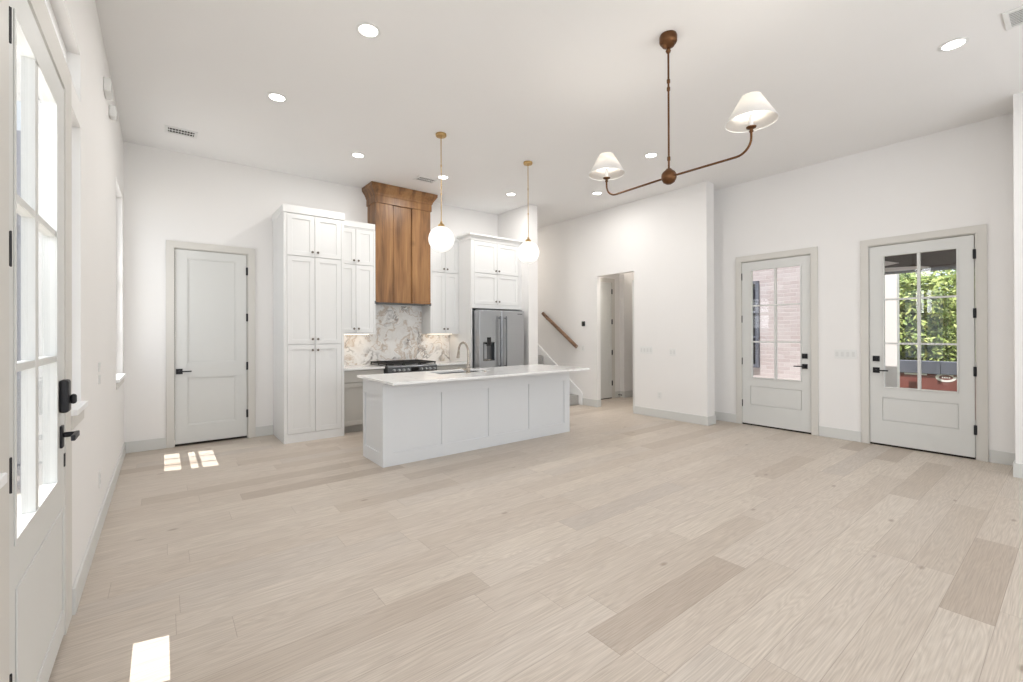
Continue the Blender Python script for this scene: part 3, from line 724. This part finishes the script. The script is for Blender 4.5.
# faucet
fxx, fyy = 2.925, 4.610
root = thing('kitchen_faucet', (fxx, fyy, .915), 'brushed nickel gooseneck faucet on the island countertop', 'faucet')
M().lathe([(.030, 0), (.030, .006), (.024, .014), (.023, .10), (.019, .108), (.0, .109)], (fxx, fyy, .9322), 20).build('base', MNK, root, smooth=True)
pts = [(fxx, fyy, 1.0 + .02*k) for k in range(10)] + [(fxx, fyy+.11*(1-math.cos(a)), 1.19+.11*math.sin(a)) for a in [PI*k/14*.98 for k in range(1, 15)]]
pts += [(fxx, fyy+.225, 1.165), (fxx, fyy+.232, 1.14)]
M().tube(pts, .0135, 14).build('gooseneck_spout', MNK, root, smooth=True)
M().tube([(fxx, fyy+.222, 1.185), (fxx, fyy+.228, 1.155), (fxx, fyy+.236, 1.105)], [.016, .019, .021], 14).build('spray_head', MNK, root, smooth=True)
hd = M().cyl((fxx, fyy, .975), (fxx-.055, fyy, .975), .013, 14); hd.tube([(fxx-.05, fyy, .975), (fxx-.10, fyy+.01, .992), (fxx-.135, fyy+.015, 1.0)], [.007, .006, .0075], 10)
hd.build('lever_handle', MNK, root, smooth=True)
tag(M().lathe([(.018, 0), (.018, .012), (.012, .016), (0, .017)], (3.18, 4.62, .9322), 16).build('air_switch_button', MNK, smooth=True), 'small round metal button on the countertop right of the faucet', 'button')

# ------------------------------------------------------------------ staircase
root = thing('staircase', (5.95, 6.1, 0), 'carpeted staircase climbing away behind the kitchen wall', 'staircase')
rise, run, sy = .185, .262, 6.16
for k in range(14):
    y = sy+k*run
    M().box(5.362, 6.488, y, y+run+.001 if k < 13 else 10.59, 0 if k == 0 else (k)*rise-.0, (k+1)*rise).build('step', MCARP, root, bevel=.012)
def skirt(x0, x1):
    p = [(6.085, 0), (6.145, 0), (10.55, 0), (10.55, rise*14+.16)] 
    y9, z9 = 10.55, .30+(10.55-6.13)*rise/run
    return M().prism([(6.085, 0), (10.55, 0), (10.55, min(z9, 3.6)), (6.13, .27), (6.085, .22)], x0, x1)
skirt(6.489, XH-.001).build('skirt_board', MWT, root, bevel=.003)
root = thing('handrail', (6.45, 6.7, 1.5), 'round-edged brown wooden handrail sloping up the stair wall', 'handrail')
a, b = Vector((6.44, 6.20, 1.16)), Vector((6.44, 9.6, 1.16+3.4*rise/run))
b2 = Vector((6.44, 7.13, 1.16+.93*.70))
m = M(); m.tube([a-Vector((0, .03, .02)), a, b2, b2+Vector((0, .03, .03))], .036, 12); m.build('rail', MRAIL, root, smooth=True)
for t_ in (.08, .92):
    p = a.lerp(b2, t_); M().tube([p-Vector((0, 0, .02)), p+Vector((.01, 0, -.055)), Vector((XH-.002, p.y, p.z-.06))], .009, 8).build('bracket', MBRZ, root, smooth=True)

# ------------------------------------------------------------------ lamps
def downlight(label):
    root = thing('recessed_light', (1.232, 3.33, CZ), label, 'ceiling light', 'round recessed ceiling lights')
    c = (1.232, 3.33, CZ)
    M().lathe([(.088, -.001), (.090, -.006), (.070, -.009), (.066, -.003), (.066, -.001)], c, 32, close=False).build('trim_ring', MPL, root, smooth=True)
    M().lathe([(.067, -.0035), (0, -.0035)], c, 32, close=False).build('lens', MLENS, root)
    ld = D.lights.new('downlight_beam', 'AREA'); ld.shape = 'DISK'; ld.size = .12; ld.energy = 11; ld.color = (1, .98, .95)
    lo = D.objects.new('downlight_beam', ld); C.objects.link(lo); lo.parent = root; lo.location = (0, 0, -.012)
    return root
spots = [((1.232, 3.33), 'recessed ceiling light nearest the top of the photo, left of the chandelier'),
         ((.877, 4.816), 'recessed ceiling light closest to the left wall, above the panelled door'),
         ((1.986, 5.749), 'recessed ceiling light left of the wooden range hood'),
         ((3.256, 5.802), 'recessed ceiling light just behind the rod of the left globe pendant'),
         ((4.546, 5.831), 'recessed ceiling light just left of the right globe pendant rod, above the fridge cabinet'),
         ((4.993, 3.449), 'recessed ceiling light between the chandelier rod and its left shade'),
         ((5.641, 4.931), 'recessed ceiling light directly beneath the chandelier left shade in view'),
         ((4.995, .637), 'recessed ceiling light at far right, right of the chandelier')]
for nm, x, y, e_ in (('hallway_fill', 7.1, 5.35, 34), ('stair_fill', 5.95, 8.4, 22)):  # added lamps out of view, brightening the dark hallway and stairwell
    l = D.lights.new(nm, 'AREA'); l.shape = 'DISK'; l.size = .5; l.energy = e_; l.color = (1, .93, .84)
    o = D.objects.new(nm, l); C.objects.link(o); o.location = (x, y, CZ-.03)
proto = downlight(spots[0][1])
for (x, y), lb in spots[1:]:
    d = dup(proto, (x-1.232, y-3.33, 0)); d['label'] = lb

def pendant(x, y, label):
    root = thing('globe_pendant', (x, y, CZ), label, 'pendant lamp', 'globe pendants over the island')
    M().lathe([(.060, 0), (.062, -.006), (.062, -.022), (.056, -.030), (.012, -.034), (.010, -.05), (0, -.05)], (x, y, CZ-.0005), 28).build('canopy', MBRS, root, smooth=True)
    m = M(); m.cyl((x, y, CZ-.04), (x, y, 2.70), .0052, 10)
    for z in (3.35, 3.02): m.lathe([(.008, -.012), (.008, .012)], (x, y, z), 10)
    m.build('rod', MBRS, root, smooth=True)
    M().lathe([(0, .055), (.012, .05), (.014, .03), (.036, .012), (.040, -.004), (.036, -.012)], (x, y, 2.655), 24, close=False).build('globe_cap', MBRS, root, smooth=True)
    M().sphere((x, y, 2.500), .148, 36, 20).build('globe', MGLOBE, root, smooth='all')
    return root
p = pendant(2.536, 4.562, 'white glass globe pendant on brass rod, nearest the wooden hood')
q = dup(p, (1.348, .045, 0)); q['label'] = 'white glass globe pendant on brass rod, in front of the fridge cabinet'
# chandelier
cx_, cy_ = 3.090, 1.975
root = thing('chandelier', (cx_, cy_, CZ), 'two-arm bronze chandelier with white fabric cone shades', 'chandelier')
M().lathe([(.062, 0), (.066, -.012), (.066, -.05), (.060, -.062), (.048, -.070), (.046, -.082), (.03, -.092), (.014, -.10), (.016, -.115), (.02, -.12), (.014, -.135), (0, -.14)], (cx_, cy_, CZ-.0005), 28).build('canopy', MBRZ, root, smooth=True)
m = M(); m.cyl((cx_, cy_, CZ-.12), (cx_, cy_, 2.66), .0075, 12)
for z in (3.36, 3.30, 2.76): m.lathe([(.008, -.018), (.0125, -.012), (.0125, .012), (.008, .018)], (cx_, cy_, z), 12)
m.build('stem', MBRZ, root, smooth=True)
M().lathe([(0, -.058), (.02, -.056), (.042, -.042), (.055, -.018), (.058, 0), (.055, .02), (.045, .036), (.028, .05), (.02, .06), (0, .062)], (cx_, cy_, 2.620), 24).build('ball', MBRZ, root, smooth=True)
for s in (1, -1):
    L = .615
    pts = [(cx_, cy_+s*.05, 2.618), (cx_, cy_+s*.3, 2.614), (cx_, cy_+s*(L-.10), 2.611)]
    for k in range(1, 8):
        a = PI/2*k/7; pts.append((cx_, cy_+s*(L-.10+.10*math.sin(a)), 2.611+.10*(1-math.cos(a))))
    pts.append((cx_, cy_+s*L, 2.745))
    arm = M().tube(pts, .0078, 12).build('arm', MBRZ, root, smooth=True)
    e = (cx_, cy_+s*L, 2.745)
    M().lathe([(.010, 0), (.015, .006), (.010, .014), (.012, .022), (.030, .030), (.032, .036), (0, .037)], e, 20).build('candle_cup', MBRZ, arm, smooth=True)
    M().cyl((e[0], e[1], 2.782), (e[0], e[1], 2.862), .013, 14).build('candle_sleeve', MWT, arm, smooth=True)
    M().lathe([(.010, 0), (.022, .02), (.024, .04), (.014, .062), (0, .066)], (e[0], e[1], 2.8625), 16).build('bulb', MBULB, arm, smooth=True)
    sh = M().lathe([(.158, 2.815), (.060, 2.985)], (e[0], e[1], 0), 40, close=False)
    sh = sh.build('lamp_shade', MFAB, arm, smooth=True); md = sh.modifiers.new('t', 'SOLIDIFY'); md.thickness = .0015
    for nm, rr, zz, th in (('bottom_ring', .158, 2.815, .0025), ('top_ring', .060, 2.985, .0022)):
        M().tube([(e[0]+rr*math.cos(2*PI*k/36), e[1]+rr*math.sin(2*PI*k/36), zz) for k in range(37)], th, 6).build(nm, MWT, arm, smooth=True)
    for k in range(3):
        a = 2*PI*k/3+.4; M().tube([(e[0]+.012*math.cos(a), e[1]+.012*math.sin(a), 2.862), (e[0]+.155*math.cos(a), e[1]+.155*math.sin(a), 2.822)], .0013, 5).build('shade_spoke', MWT, arm)
    ld = D.lights.new('bulb_light', 'POINT'); ld.energy = 3.2; ld.color = (1, .93, .84); ld.shadow_soft_size = .025
    lo = D.objects.new('bulb_light', ld); C.objects.link(lo); lo.parent = arm; lo.location = Vector((e[0], e[1], 2.945)) - ORG[arm.name]

# ------------------------------------------------------------------ vents, plates, small wall things
def vent(x, y, lx, ly, label):
    root = thing('ceiling_vent', (x, y, CZ), label, 'air vent', 'white ceiling registers')
    T = lambda u, w, z: (x+u, y+z, CZ-w)
    M(T).slab((-lx/2, lx/2), (-ly/2, ly/2), .0005, .010, [(-lx/2+.03, lx/2-.03, -ly/2+.03, ly/2-.03)]).build('frame', MPL, root, bevel=.002)
    M(T).box(-lx/2+.028, lx/2-.028, .0006, .002, -ly/2+.028, ly/2-.028).build('duct_shade', MDRK, root)  # dark plate gives the shade behind the louvers
    m = M(T); n = 9
    for k in range(n):
        u = -lx/2+.03+(lx-.06)*(k+.5)/n; m.box(u-.003, u+.003, .002, .009, -ly/2+.03, ly/2-.03)
    m.box(-lx/2+.03, lx/2-.03, .002, .010, -.004, .004)
    m.build('louvers', MPL, root)
    return root
vent(.168, 6.30, .30, .20, 'white ceiling vent near the corner above the panelled door')
vent(3.10, 6.05, .32, .20, 'white ceiling vent above the wooden range hood, left of a pendant rod')
vent(4.935, .19, .29, .34, 'white ceiling vent at the top right edge of the photo')

def plate(name, T, u0, u1, z0, z1, label, cat, rockers=1, outlet=False, mat=None, group=None):
    root = thing(name, T((u0+u1)/2, 0, (z0+z1)/2), label, cat, group)
    M(T).box(u0, u1, .0005, .006, z0, z1).build('plate', mat or MPL, root, bevel=.0015)
    n = rockers; w_ = (u1-u0)/n
    for k in range(n):
        c = u0+w_*(k+.5); zc = (z0+z1)/2
        if outlet:
            for dz in (-.021, .021): M(T).box(c-.016, c+.016, .006, .0085, zc+dz-.015, zc+dz+.015).build('socket', MPLG, root, bevel=.003)
        else: M(T).box(c-.016, c+.016, .006, .010, zc-.032, zc+.032).build('rocker', MPLG, root, bevel=.002)
    return root
plate('light_switch', T_hallw, 4.49, 4.74, 1.055, 1.178, 'white four-gang switch plate right of the hallway opening', 'light switch', 4)
plate('light_switch', T_hallw, 4.05, 4.17, 1.035, 1.158, 'white switch plate on the hallway wall, nearer the corner', 'light switch', 2)
plate('power_outlet', T_hallw, 4.320, 4.398, .31, .43, 'white outlet low on the wall below the switch plates', 'outlet', 1, True)
plate('light_switch', T_right, 1.815, 2.055, 1.062, 1.185, 'white multi-gang switch plate between the two glazed doors', 'light switch', 4)
plate('light_switch', T_hallw, 6.03, 6.12, 1.06, 1.17, 'white switch plate below the black thermostat', 'light switch', 1)
plate('light_switch', T_left, 4.33, 4.41, 1.15, 1.215, 'upper white switch plate on the left wall between windows', 'light switch', 1)
plate('light_switch', T_left, 4.33, 4.41, 1.06, 1.125, 'lower white switch plate on the left wall between windows', 'light switch', 1)
plate('power_outlet', T_left, 4.36, 4.44, .31, .43, 'white outlet low on the left wall', 'outlet', 1, True)
root = thing('thermostat', T_hallw(6.06, 0, 1.595), 'small black square thermostat on the wall beside the handrail', 'thermostat')
M(T_hallw).box(6.015, 6.100, .0005, .012, 1.548, 1.640).build('plate', MBLK, root, bevel=.004); M(T_hallw).box(6.03, 6.085, .012, .014, 1.565, 1.625).build('screen', MBG, root)
root = thing('door_chime', (XL, 4.8, 3.27), 'white louvered chime box high on the left wall', 'door chime')
M(T_left).box(4.70, 4.885, .0005, .045, 3.325, 3.43).build('housing', MPL, root, bevel=.006)
m = M(T_left)
for k in range(5): m.box(4.72, 4.865, .045, .048, 3.335+k*.012, 3.341+k*.012)
m.build('grille', MPLG, root)
root = thing('wireless_sensor', (XL, 5.2, 3.28), 'small white sensor box high on the left wall, behind the chime', 'sensor')
M(T_left).box(5.155, 5.26, .0005, .045, 3.30, 3.40).build('housing', MPL, root, bevel=.01); M(T_left).lathe([(.028, 0), (.024, .006), (0, .008)], (5.2, .045, 3.34), 18, (0, 1, 0)).build('lens', MPLG, root)
root = thing('door_stop', (7.86, 6.284, .06), 'small dark door stop on the hallway baseboard', 'door stop')
M().cyl((7.86, 6.2835, .06), (7.86, 6.21, .06), .008, 10).build('spring', MBLK, root); M().cyl((7.86, 6.21, .06), (7.86, 6.195, .06), .013, 10).build('tip', MBLK, root)
# open door edge seen in hallway
root = struct(thing('door_6', (6.72, 4.85, 0), None, None), 'open hallway door seen edge-on beside the opening', 'door')
M().box(6.69, 7.25, 4.975, 5.025, .02, 2.36).build('door_leaf', MD, root)

# ------------------------------------------------------------------ outside, right
struct(M().box(7.30, 10.35, -4, 7.5, -.16, -.02).build('porch_floor', MCONC), 'concrete porch floor outside the glazed doors', 'porch')
struct(M().box(7.30, 60, -40, 40, -.42, -.401).build('ground', MGRASS), 'lawn beyond the porch', 'ground')
struct(M().prism([(7.262, -1.5), (9.9, -1.5), (9.9, 2.3), (7.75, 2.3), (7.75, 7.5), (7.262, 7.5)], 2.80, 2.90, 'z').build('porch_ceiling', MSOFF), 'dark boarded porch ceiling', 'ceiling')
m = M()
for k in range(5): m.box(7.262, 9.69, -1.4+k*.8, -1.35+k*.8, 2.76, 2.80)
struct(m.build('trim_8', MSOFF), 'dark battens under the porch ceiling', 'trim')
struct(M().box(9.70, 9.88, -1.5, 2.15, 2.40, 2.799).build('porch_beam', MSOFF), 'dark beam along the porch edge', 'beam')
struct(M().prism([(2.10, 2.43), (2.10, 2.50), (1.62, 2.475), (1.52, 2.45), (1.65, 2.425)], 9.66, 9.699, 'x').prism([(2.10, 2.62), (1.90, 2.56), (2.10, 2.53)], 9.66, 9.699, 'x').build('porch_trim', MBEAM), 'white boards on the dark porch beam', 'beam')
struct(M().box(9.5, 9.75, 2.16, 7.4, -.02, 4.6).build('wall_brick', MBRK), 'pale painted brick porch wall', 'wall')
tag(M().box(11.0, 11.19, 2.195, 2.39, -.40, 2.9).build('porch_post', MBEAM, bevel=.005), 'square white porch post seen through the right-hand door', 'post')
root = thing('outdoor_window', (9.5, 4.15, 1.0), 'dark-framed window in the pale brick wall seen through the middle door', 'window')
Tb = lambda u, w, z: (9.499-w, u, z)
M(Tb).slab((4.04, 4.80), (.70, 2.45), 0, .05, [(4.10, 4.40, .76, 1.30), (4.10, 4.40, 1.34, 1.80), (4.10, 4.40, 1.84, 2.39), (4.44, 4.74, .76, 2.39)]).build('frame', MRIM, root)
M(Tb).box(4.09, 4.75, .001, .01, .75, 2.40).build('glass_pane', MBG, root)
for i, (y, s) in enumerate(((3.45, 1.0), (2.95, .8))):
    root = thing('planter', (9.2, y, 0), ('larger' if i == 0 else 'smaller') + ' white planter against the brick wall outside the middle door', 'planter', 'planters outside')
    M().lathe([(.11*s, 0), (.16*s, .30*s), (.17*s, .33*s), (.15*s, .33*s), (.14*s, .28*s), (0, .28*s)], (9.2, y, -.0195), 20).build('pot', MWT, root, smooth=True)

struct(M().prism([(20.5, -.4), (26, 2.7), (30, 2.8), (30, -.4)], -12, 14, 'y').build('ground_bank', MGRASS), 'green bank behind the trees', 'ground')
# red container
root = thing('roll_off_dumpster', (12, 1.2, -.4), 'red metal dumpster with slate rim and white oval decal, outside the right-hand door', 'dumpster')
DX = 12.0
M().box(DX, DX+1.6, -3.6, 4.2, -.38, .575).build('body', MRED, root, bevel=.01)
M().box(DX-.03, DX+.10, -3.6, 4.2, .575, .83).build('rim', MRIM, root, bevel=.01)
for k in range(11): M().box(DX-.06, DX-.031, -3.3+k*.72, -3.24+k*.72, .575, .83).build('rib', MRIM, root)
for k in range(11):
    y = -3.1+k*.72; M().box(DX-.012, DX-.001, y, y+.34, .545, .573).build('reflector', MBEAM if k % 2 else MRED, root)
T_d = lambda u, w, z: (DX-w, u, z)
def oval(m, cu, cz, a, b, w0, w1, n=36):
    m.prism([(cu+a*math.cos(2*PI*k/n), cz+b*math.sin(2*PI*k/n)) for k in range(n)], w0, w1, 'y'); return m
d = oval(M(T_d), 1.665, .520, .150, .088, .001, .004).build('oval_decal', MBEAM, root)
oval(M(T_d), 1.665, .520, .100, .046, .004, .006).build('decal_center', MRED, d)
m = M(T_d)
for k in range(4): m.box(1.605+k*.032, 1.627+k*.032, .006, .0075, .505, .535)
m.build('decal_lettering', MBEAM, d)

# trees
def tree(x, y, h, r, z0, nleaf, mat, label):
    root = thing('tree', (x, y, -.4), label, 'tree', 'trees beyond the porch')
    M().tube([(x, y, -.41), (x+.05, y-.03, z0*.5), (x, y, h*.7)], [.14, .10, .04], 8).build('trunk', MBARK, root, smooth=True)
    m = M(); rnd = random.Random(int(x*100+y*10))
    lobes = [(x+rnd.uniform(-.6, .6)*r, y+rnd.uniform(-.7, .7)*r, z0+rnd.uniform(.1, .95)*(h-z0), r*rnd.uniform(.28, .5)) for _ in range(90)]
    for _ in range(nleaf):
        a, b, c, q = rnd.choice(lobes); v = Vector((rnd.gauss(0, 1), rnd.gauss(0, 1), rnd.gauss(0, 1))).normalized()*q*rnd.uniform(.75, 1.05)
        v.z *= .6; p = Vector((a, b, c))+v; nn = (v.normalized()+Vector((rnd.gauss(0, .5), rnd.gauss(0, .5), rnd.gauss(.3, .5)))).normalized()
        t1 = nn.orthogonal().normalized(); t1 = (Matrix.Rotation(rnd.uniform(0, 6.28), 3, nn) @ t1); t2 = nn.cross(t1); s = rnd.uniform(.032, .058)
        i = [m.pt(p+t1*s*1.5), m.pt(p+t2*s*.6), m.pt(p-t1*s*1.5), m.pt(p-t2*s*.6)]; m.f.append(i)
    m.build('foliage', mat, root, recalc=False)
tree(15.2, .3, 3.0, 1.15, -.3, 20000, MLEAF[0], 'pale green tree on the right in the right-hand door glass')
tree(15.2, 2.9, 2.95, 1.15, -.3, 20000, MLEAF[1], 'darker green tree on the left in the right-hand door glass')
tree(18.6, 1.6, 3.35, 1.28, -.3, 15000, MLEAF[1], 'dark green tree further back between the nearer trees')
tree(18.6, 4.5, 3.3, 1.28, -.3, 15000, MLEAF[0], 'pale green tree at the back left of the trees')
tree(18.6, -1.4, 3.5, 1.25, -.3, 4000, MLEAF[0], 'pale green tree beyond the right end of the dumpster')

# ------------------------------------------------------------------ outside, left
struct(M().box(-6.5, -.57, -4, 16, -.16, -.03).build('porch_floor', MCONC), 'pale porch paving outside the left glass door', 'porch')
struct(M().box(-5.5, -4.9, 8.5, 15, -.03, 3.2).build('wall_siding', MSID), 'pale blue-grey siding across the side yard', 'wall')
m = M(); m.box(-6, -.60, 10.2, 10.4, -.03, 4.6)
for k in range(16): m.box(-5.9+k*.34, -5.86+k*.34, 10.175, 10.2, -.03, 3.6)
struct(m.build('wall_board_and_batten', MSID), 'pale blue-grey board and batten wing wall outside the left door', 'wall')
struct(M().prism([(-.566, -3), (-.95, -3), (-.95, 2.95), (-1.15, 2.95), (-1.15, 4.6), (-.566, 4.6)], 3.06, 3.16, 'z').build('sun_blocker_eave', MWT), 'added white eave, shaped to trim the sun through the left door', 'ceiling')  # eave added as a sun blocker, outline cut to shape the floor patches
root = thing('porch_railing', (-1.6, 6, -.03), 'slate metal railing across the porch outside the left glass door', 'railing')
for z in (.92, .16): M().box(-3.2, -.58, 6.0, 6.04, z, z+.04).build('rail', MRIM, root)
for k in range(20): M().box(-3.1+k*.13, -3.08+k*.13, 6.01, 6.03, .20, .92).build('baluster', MRIM, root)
for k, x in enumerate((-3.2, -1.1)): M().box(x, x+.09, 5.975, 6.065, -.029, 1.02).build('railing_post', MRIM, root)
